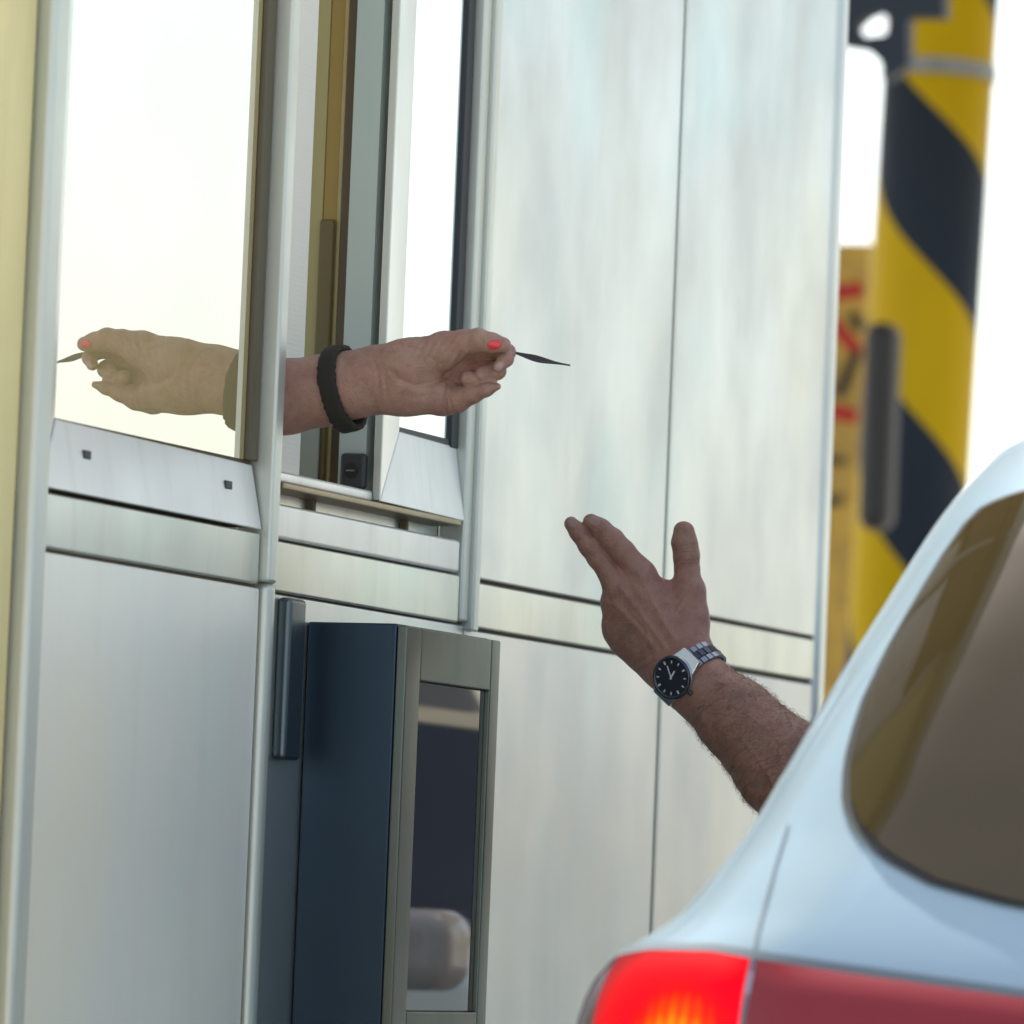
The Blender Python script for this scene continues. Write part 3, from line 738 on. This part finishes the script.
# bracelet
def ring(F, f, c, a, u0, width, thick, extra, nseg=96, ns=10, lumps=.0, rmin=0):
    a = nz(a); u0 = nz(np.array(u0)-np.dot(u0, a)*a); v0 = np.cross(a, u0)
    bm = bmesh.new(); rows = []
    rad = []
    for i in range(nseg):
        t = 2*math.pi*i/nseg; d = u0*math.cos(t)+v0*math.sin(t); rad.append(max(march(F, f, c, d, 4.), rmin))
    rad = np.array(rad)
    for _ in range(3): rad = (np.roll(rad, 1)+rad*2+np.roll(rad, -1))/4
    for i in range(nseg):
        t = 2*math.pi*i/nseg; d = u0*math.cos(t)+v0*math.sin(t); ex = extra(t, d)
        cen = np.array(c)+d*(rad[i]+thick*.45+ex); row = []
        lp = 1+lumps*math.sin(i*2.1)*.6+lumps*random.uniform(-1, 1)
        for k in range(ns):
            s = 2*math.pi*k/ns; cs, sn = math.cos(s), math.sin(s)
            cs = math.copysign(abs(cs)**.6, cs); sn = math.copysign(abs(sn)**.6, sn)
            row.append(bm.verts.new(cen+a*(cs*width*.5*lp)+d*(sn*thick*.5*lp)))
        rows.append(row)
    for i in range(nseg):
        A, Bq = rows[i], rows[(i+1) % nseg]
        for k in range(ns): bm.faces.new((A[k], A[(k+1) % ns], Bq[(k+1) % ns], Bq[k]))
    return bm
a_ax = (.93*.97, .93*.20, .36)
bm = ring(F1, f, w(342, 386, 0, 0)[:3], a_ax, (0, 0, 1), 20., 8., lambda t, d: 7.*max(0, -d[1]-.35), lumps=.07)
H.bm('bracelet', bm, M['scrunchie'], woman)
# short sleeve cap well inside the booth
bm = bmesh.new(); cyl(bm, w(185, 405, -2, 0)[:3], w(60, 420, -4, 0)[:3], 47, 32, 58); H.bm('sleeve', bm, M['sleeve_w'], woman)
# the card she holds
def cpt(x, y, z): return Vector(H.p(x, y, z))
bm = bmesh.new(); n_ = 14; rows = []
for i in range(n_+1):
    t = i/n_; x = 503+67*t; y = 349.5+16.5*t+1.6*math.sin(t*3.1); hh = .8+2.7*math.exp(-((t-.50)/.24)**2); zz = 22+.386*67*t*.2
    dz_ = 12*(1-.8*t)
    r_ = [cpt(x, y-hh, zz), cpt(x, y-hh*.3, zz-dz_), cpt(x, y+hh*.2, zz-dz_), cpt(x, y+hh, zz)]
    rows.append([bm.verts.new(q) for q in r_])
for a, b in zip(rows[:-1], rows[1:]):
    for k in range(4): bm.faces.new((a[k], a[(k+1) % 4], b[(k+1) % 4], b[k]))
bm.faces.new(rows[0]); bm.faces.new(rows[-1][::-1])
for v in bm.verts: v.co /= H.S
me = bpy.data.meshes.new('card'); bmesh.ops.recalc_face_normals(bm, faces=bm.faces); bm.to_mesh(me); bm.free(); me.materials.append(M['card'])
card = bpy.data.objects.new('card', me); COL.objects.link(card); card.matrix_world = Matrix.Translation(H.loc) @ ROT.to_4x4()
tag(card, "thin dark card seen edge on between the fingers with the red thumbnail", 'card')

# ---------------- driver's arm
D = Hand((680, 670), 6.45)
TZ = .43
def zt(x, y): return TZ*((x-692)*.766+(y-675)*.643)
def m2(x, y, dz, r): return (*D.p(x, y, dz+max(-30, min(95, zt(x, y)))), r)
F2 = Field((-130, -270, -75), (330, 170, 165), 1.25)
bf = F2.new()
FZ = 1.12
chain(F2, bf, [m2(690, 675, -3, 31), m2(702, 688, -2, 32.5), m2(735, 717, 0, 39), m2(783, 766, 0, 49), m2(840, 822, 0, 53), m2(900, 872, 0, 52)], 8., FZ)
chain(F2, bf, [m2(900, 872, 0, 50), m2(975, 850, -20, 58)], 10.)
car_ = (684, 662, -4)
for mc, r in (((641, 577, -4), 14.2), ((621, 586, -6), 16), ((618.5, 605, -10), 17), ((619, 627, -17), 16.5)):
    chain(F2, bf, [m2(*car_, 24), m2(*mc, r)], 12., 1.15)
chain(F2, bf, [m2(668, 668, -8, 26), m2(628, 640, -16, 19)], 12.)
chain(F2, bf, [m2(688, 655, -6, 24), m2(691, 620, -8, 17), m2(690.5, 592, -7, 15.2)], 12.)       # thumb root
chain(F2, bf, [m2(660, 606, -9, 15), m2(684, 604, -10, 13)], 12.); chain(F2, bf, [m2(645, 581, -7, 10), m2(668, 592, -9, 8.5), m2(684, 594, -9, 9)], 10.)                            # web
fingers = [
    [m2(690.5, 594, -7, 14.6), m2(688, 571, -6, 12.4), m2(687.5, 556, -5, 12.8), m2(685.5, 543, -5, 12.6), m2(684.8, 531.5, -5, 10.6)],     # thumb
    [m2(641, 573, -4, 14.2), m2(624, 553.5, -2, 12.6), m2(613, 541, -1, 12.0), m2(602, 530, -1, 10.6), m2(591, 521.5, -1, 8.0)],   # index
    [m2(618, 584, -5, 13.8), m2(599, 558, -5, 11.0), m2(591, 547, -5, 10.8), m2(580, 533, -5, 9.4), m2(571.5, 524, -5, 7.4)],     # middle
    [m2(618, 603, -12, 14), m2(617, 599, -30, 12), m2(634, 606, -50, 10.5), m2(645, 616, -44, 9)],              # ring, folded away
    [m2(620, 628, -18, 14), m2(620, 628, -34, 11), m2(636, 632, -48, 9.5), m2(646, 636, -44, 8)],                # little, folded away
]
f2 = bf.copy()
for g in fingers:
    h_ = chain(F2, F2.new(), g, 4.); f2 = np.minimum(f2, smin(bf, h_, 8.))
def md(X, Y, Zc):
    x, y = X+680, 670-Y; d = 0
    front = np.clip((Zc-TZ*((x-692)*.766+(y-675)*.643)+4)/8, 0, 1)
    for pts, dep, wd_ in (([(672, 640), (655, 605), (640, 574)], -1.3, 3.2), ([(664, 646), (640, 612), (620, 586)], -1.6, 3.2), ([(656, 650), (632, 622), (614, 604)], -1.0, 3.), 
                          ([(655, 625), (634, 592)], 1.0, 4.), ([(646, 632), (626, 605)], .9, 4.), ([(668, 645), (690, 640)], .5, 2.),
                          ([(632, 592), (622, 575)], 1.2, 2.6), ([(610, 600), (606, 590)], 1.0, 2.)):
        d = d + front*dep*np.exp(-(seg2d(x, y, pts)/wd_)**2)
    for cx, cy, ux, uy, s_ in ((612, 541, .72, .69, 7), (591, 547, .64, .77, 6), (687, 556, .1, 1., 7), (601, 529, .72, .69, 4.5), (580, 533, .64, .77, 4)):
        m_ = np.exp(-(((x-cx)**2+(y-cy)**2)/(s_*1.25)**2)); d = d + front*m_*(.5*np.sin(((x-cx)*ux+(y-cy)*uy)*2*np.pi/3.9)-.5)
    d = d - front*1.3*np.exp(-(((x-641)/9)**2+((y-574)/9)**2)) - front*1.5*np.exp(-(((x-619)/9)**2+((y-587)/9)**2))
    d = d + .35*np.sin(x*.21+y*.13)*np.sin(y*.17-x*.05)
    for o_ in (0, 7): d = d + front*.7*np.exp(-(seg2d(x, y, [(640-o_*.6, 672-o_), (668-o_*.3, 652-o_), (700, 642-o_)])/1.7)**2)
    d = d + front*.30*np.sin((x*.77+y*.64)*.95+1.3*np.sin(x*.11))*np.exp(-(((x-650)/34)**2+((y-615)/38)**2))
    # raised veins on the back of the hand
    for pts in ([(676, 640), (664, 622), (662, 603), (652, 588)], [(650, 644), (646, 628), (632, 612)], [(664, 622), (676, 612), (684, 600)], [(745, 712), (770, 732), (800, 770)], [(730, 725), (752, 752), (775, 790)]):
        d = d - front*.9*np.exp(-(seg2d(x, y, pts)/1.9)**2)
    return d
detail(F2, f2, md)
V, Q = nets(f2, F2)
man = D.mesh('person', V, Q, M['skin_m'])
tag(man, "hairy raised forearm and open hand of the driver wearing a silver wristwatch", 'person')
def snail(cx, cy, ax, rad, lift, mat_):
    c = np.array(D.p(cx, cy, 0)); zc = 60.
    while sample(F2, f2, (c[0], c[1], zc)) > 0 and zc > -60: zc -= .4
    u = nz((ax[0], -ax[1], 0)); v = np.array((-u[1], u[0], 0))
    V, Q = nail(F2, f2, (c[0], c[1], zc-.5), (u, v, (0, 0, 1)), rad, lift); D.mesh('fingernail', V, Q, mat_, man)
snail(594.5, 521.5, (.75, .66), (6.6, 4.6, 5), .35, M['nail_m']); snail(572.5, 523, (.7, .7), (6, 4.2, 5), .35, M['nail_m'])
# forearm hair
ax3 = nz((.766, -.643, .43))
Vn = np.asarray(V); 
VV, QQ = nets(f2, F2)
sel = []
for q in QQ[np.random.permutation(len(QQ))[:40000]]:
    p = VV[q].mean(0); x, y = p[0]+680, 670-p[1]
    s_ = (x-692)*.766+(y-675)*.643
    if 22 < s_ < 185 and x < 860:
        n = np.cross(VV[q[1]]-VV[q[0]], VV[q[3]]-VV[q[0]]); n = n/(np.linalg.norm(n)+1e-9)
        if np.dot(n, p-np.array(D.p(*( (692+s_*.766), (675+s_*.643), 0))) * np.array((1, 1, 1)) + np.array((0, 0, -TZ*s_))) < 0: n = -n
        sel.append((p, n))
    if len(sel) > 3600: break
bm = bmesh.new()
for p, n in sel:
    ln = random.uniform(7, 15); dirv = -ax3*.25 + np.array((-.2, -.9, .1))*.6 + np.random.normal(0, .22, 3); dirv -= n*np.dot(dirv, n); dirv = nz(dirv)
    side = np.cross(n, dirv); wv_ = random.uniform(.11, .19); prev = None
    lift_ = random.uniform(.25, .75)
    for k in range(4):
        t = k/3; c = p + dirv*ln*t*(1-.15*t) + n*(ln*lift_*(t-.55*t*t)); ww = wv_*(1-.8*t)
        tri = [bm.verts.new(c+side*ww), bm.verts.new(c-side*ww*.5+n*ww*.8), bm.verts.new(c-side*ww*.5-n*ww*.8)]
        if prev:
            for i in range(3): bm.faces.new((prev[i], prev[(i+1) % 3], tri[(i+1) % 3], tri[i]))
        prev = tri
tag(D.bm('arm_hair', bm, M['hair'], man), kind='stuff')
# wristwatch
a3 = nz((.66, -.64, .4)); nn = nz((-.55, -.05, .83)); tt = np.cross(a3, nn)
wc = np.array(D.p(692, 675, -2))
rr = march(F2, f2, wc, nn, 4.)
cc0 = wc + nn*(rr+3.)
def disc(bm, c, n, r0, r1, h0, h1, seg=40, sq=1.0):
    prof = [(0, h0), (r0, h0), (r1, h1), (0, h1)]
    rings = []
    for r, h in prof:
        if r == 0: rings.append([bm.verts.new(c+n*h)]); continue
        rings.append([bm.verts.new(c+n*h+(a3*math.cos(2*math.pi*k/seg)+tt*math.sin(2*math.pi*k/seg))*r) for k in range(seg)])
    for k in range(seg):
        k2 = (k+1) % seg
        bm.faces.new((rings[0][0], rings[1][k], rings[1][k2])); bm.faces.new((rings[1][k], rings[2][k], rings[2][k2], rings[1][k2])); bm.faces.new((rings[3][0], rings[2][k2], rings[2][k]))
# case: barrel with lugs tapering into the band
bm = bmesh.new(); disc(bm, cc0, nn, 21., 22.5, -5., 4.)
cse = D.bm('wristwatch', bm, M['silver'], man, smooth=False, bevel=.8); tag(cse, 'steel wristwatch with black dial')
bm = bmesh.new()
for sg in (-1, 1):
    for hw0, hw1, t0, t1, h0, h1 in ((17, 11.5, 8, 29, 3.4, -3.),):
        q = [bm.verts.new(cc0 + tt*sg*t + a3*s*hw + nn*h) for (t, hw, h) in ((t0, hw0, h0), (t1, hw1, h1), (t1, hw1, h1-5), (t0, hw0, h0-7)) for s in (-1, 1)]
        for fc in ((0, 1, 3, 2), (2, 3, 5, 4), (4, 5, 7, 6), (6, 7, 1, 0), (0, 2, 4, 6), (1, 7, 5, 3)): bm.faces.new([q[i] for i in fc])
D.bm('lug', bm, M['silver'], cse, smooth=False, bevel=1.)
bm = bmesh.new()
segs = 48
for r0, r1, h0, h1 in ((22.2, 19.2, 4.0, 6.6),):
    A = [[bm.verts.new(cc0+nn*h+(a3*math.cos(2*math.pi*k/segs)+tt*math.sin(2*math.pi*k/segs))*r) for k in range(segs)] for r, h in ((r0, h0), (r0-.6, h0+2), (r1, h1), (r1-.8, h1-1.6))]
    for ra, rb in zip(A[:-1], A[1:]):
        for k in range(segs): bm.faces.new((ra[k], ra[(k+1) % segs], rb[(k+1) % segs], rb[k]))
D.bm('bezel', bm, M['darksteel'], cse)
bm = bmesh.new(); disc(bm, cc0, nn, 19.4, 19.2, 3.6, 5.0); D.bm('dial', bm, M['dial'], cse, smooth=False)
bm = bmesh.new()
up = nz((-.50, .80, 0) - nn*np.dot((-.50, .80, 0), nn)); ri = np.cross(up, nn)
def barw(ang, r0, r1, wd_, h=5.2, th=.5):
    d = up*math.cos(ang)+ri*math.sin(ang); s = np.cross(nn, d)*wd_
    q = [bm.verts.new(cc0+d*r+s*k+nn*hh) for hh in (h, h+th) for r, k in ((r0, -1), (r1, -1), (r1, 1), (r0, 1))]
    for fc in ((0, 1, 2, 3), (7, 6, 5, 4), (0, 4, 5, 1), (1, 5, 6, 2), (2, 6, 7, 3), (3, 7, 4, 0)): bm.faces.new([q[i] for i in fc])
for k in range(12): barw(k*math.pi/6, 14.4, 17.2 if k % 3 else 17.8, .55 if k % 3 else .8)
D.bm('hour_markers', bm, M['lume'], cse, smooth=False)
bm = bmesh.new(); barw(R_(8), -1.5, 12.5, .55, 5.8); D.bm('minute_hand', bm, M['lume'], cse, smooth=False)
bm = bmesh.new(); barw(R_(62), -1.5, 8.2, .75, 6.4); D.bm('hour_hand', bm, M['lume'], cse, smooth=False)
bm = bmesh.new(); cyl(bm, cc0+a3*22, cc0+a3*26, 2.6, 16); D.bm('crown', bm, M['darksteel'], cse, smooth=False)
# metal band: separate links round the wrist
u0 = nn; v0 = np.cross(a3, u0); bm = bmesh.new(); bmd = bmesh.new()
rad = np.array([march(F2, f2, wc, u0*math.cos(t)+v0*math.sin(t), 4.) for t in np.linspace(0, 2*math.pi, 73)[:-1]])
for _ in range(2): rad = (np.roll(rad, 1)+rad*2+np.roll(rad, -1))/4
nl = 26
def link(bm_, t, dt, a0, a1, th):
    P8 = []
    for hh in (.4, th):
        for tq, aq in ((t-dt, a0), (t+dt, a0), (t+dt, a1), (t-dt, a1)):
            d = u0*math.cos(tq)+v0*math.sin(tq); r = np.interp(tq % (2*math.pi), np.linspace(0, 2*math.pi, 73), np.append(rad, rad[0]))
            P8.append(bm_.verts.new(wc+d*(r+hh)+a3*aq))
    for fc in ((0, 3, 2, 1), (4, 5, 6, 7), (0, 1, 5, 4), (1, 2, 6, 5), (2, 3, 7, 6), (3, 0, 4, 7)): bm_.faces.new([P8[i] for i in fc])
for k in range(nl):
    t = 2*math.pi*(k+.5)/nl; dt = math.pi/nl*.86
    if abs((t+math.pi) % (2*math.pi)-math.pi) < .55: continue
    for a0, a1, off_, bmm in ((-11, -4.4, 0, bm), (-4.1, 4.1, .5, bmd), (4.4, 11, 0, bm)):
        link(bmm, t+off_*2*math.pi/nl, dt, a0, a1, 3.6 if bmm is bm else 3.9)
D.bm('band_links', bm, M['midsteel'], cse, smooth=False, bevel=.5); D.bm('band_links', bmd, M['darksteel'], cse, smooth=False, bevel=.5)
# rolled sleeve on the upper arm by the car's door
bm = bmesh.new(); cyl(bm, m2(940, 858, -12, 0)[:3], m2(1150, 800, -60, 0)[:3], 66, 32, 80); D.bm('sleeve', bm, M['sleeve_m'], man)
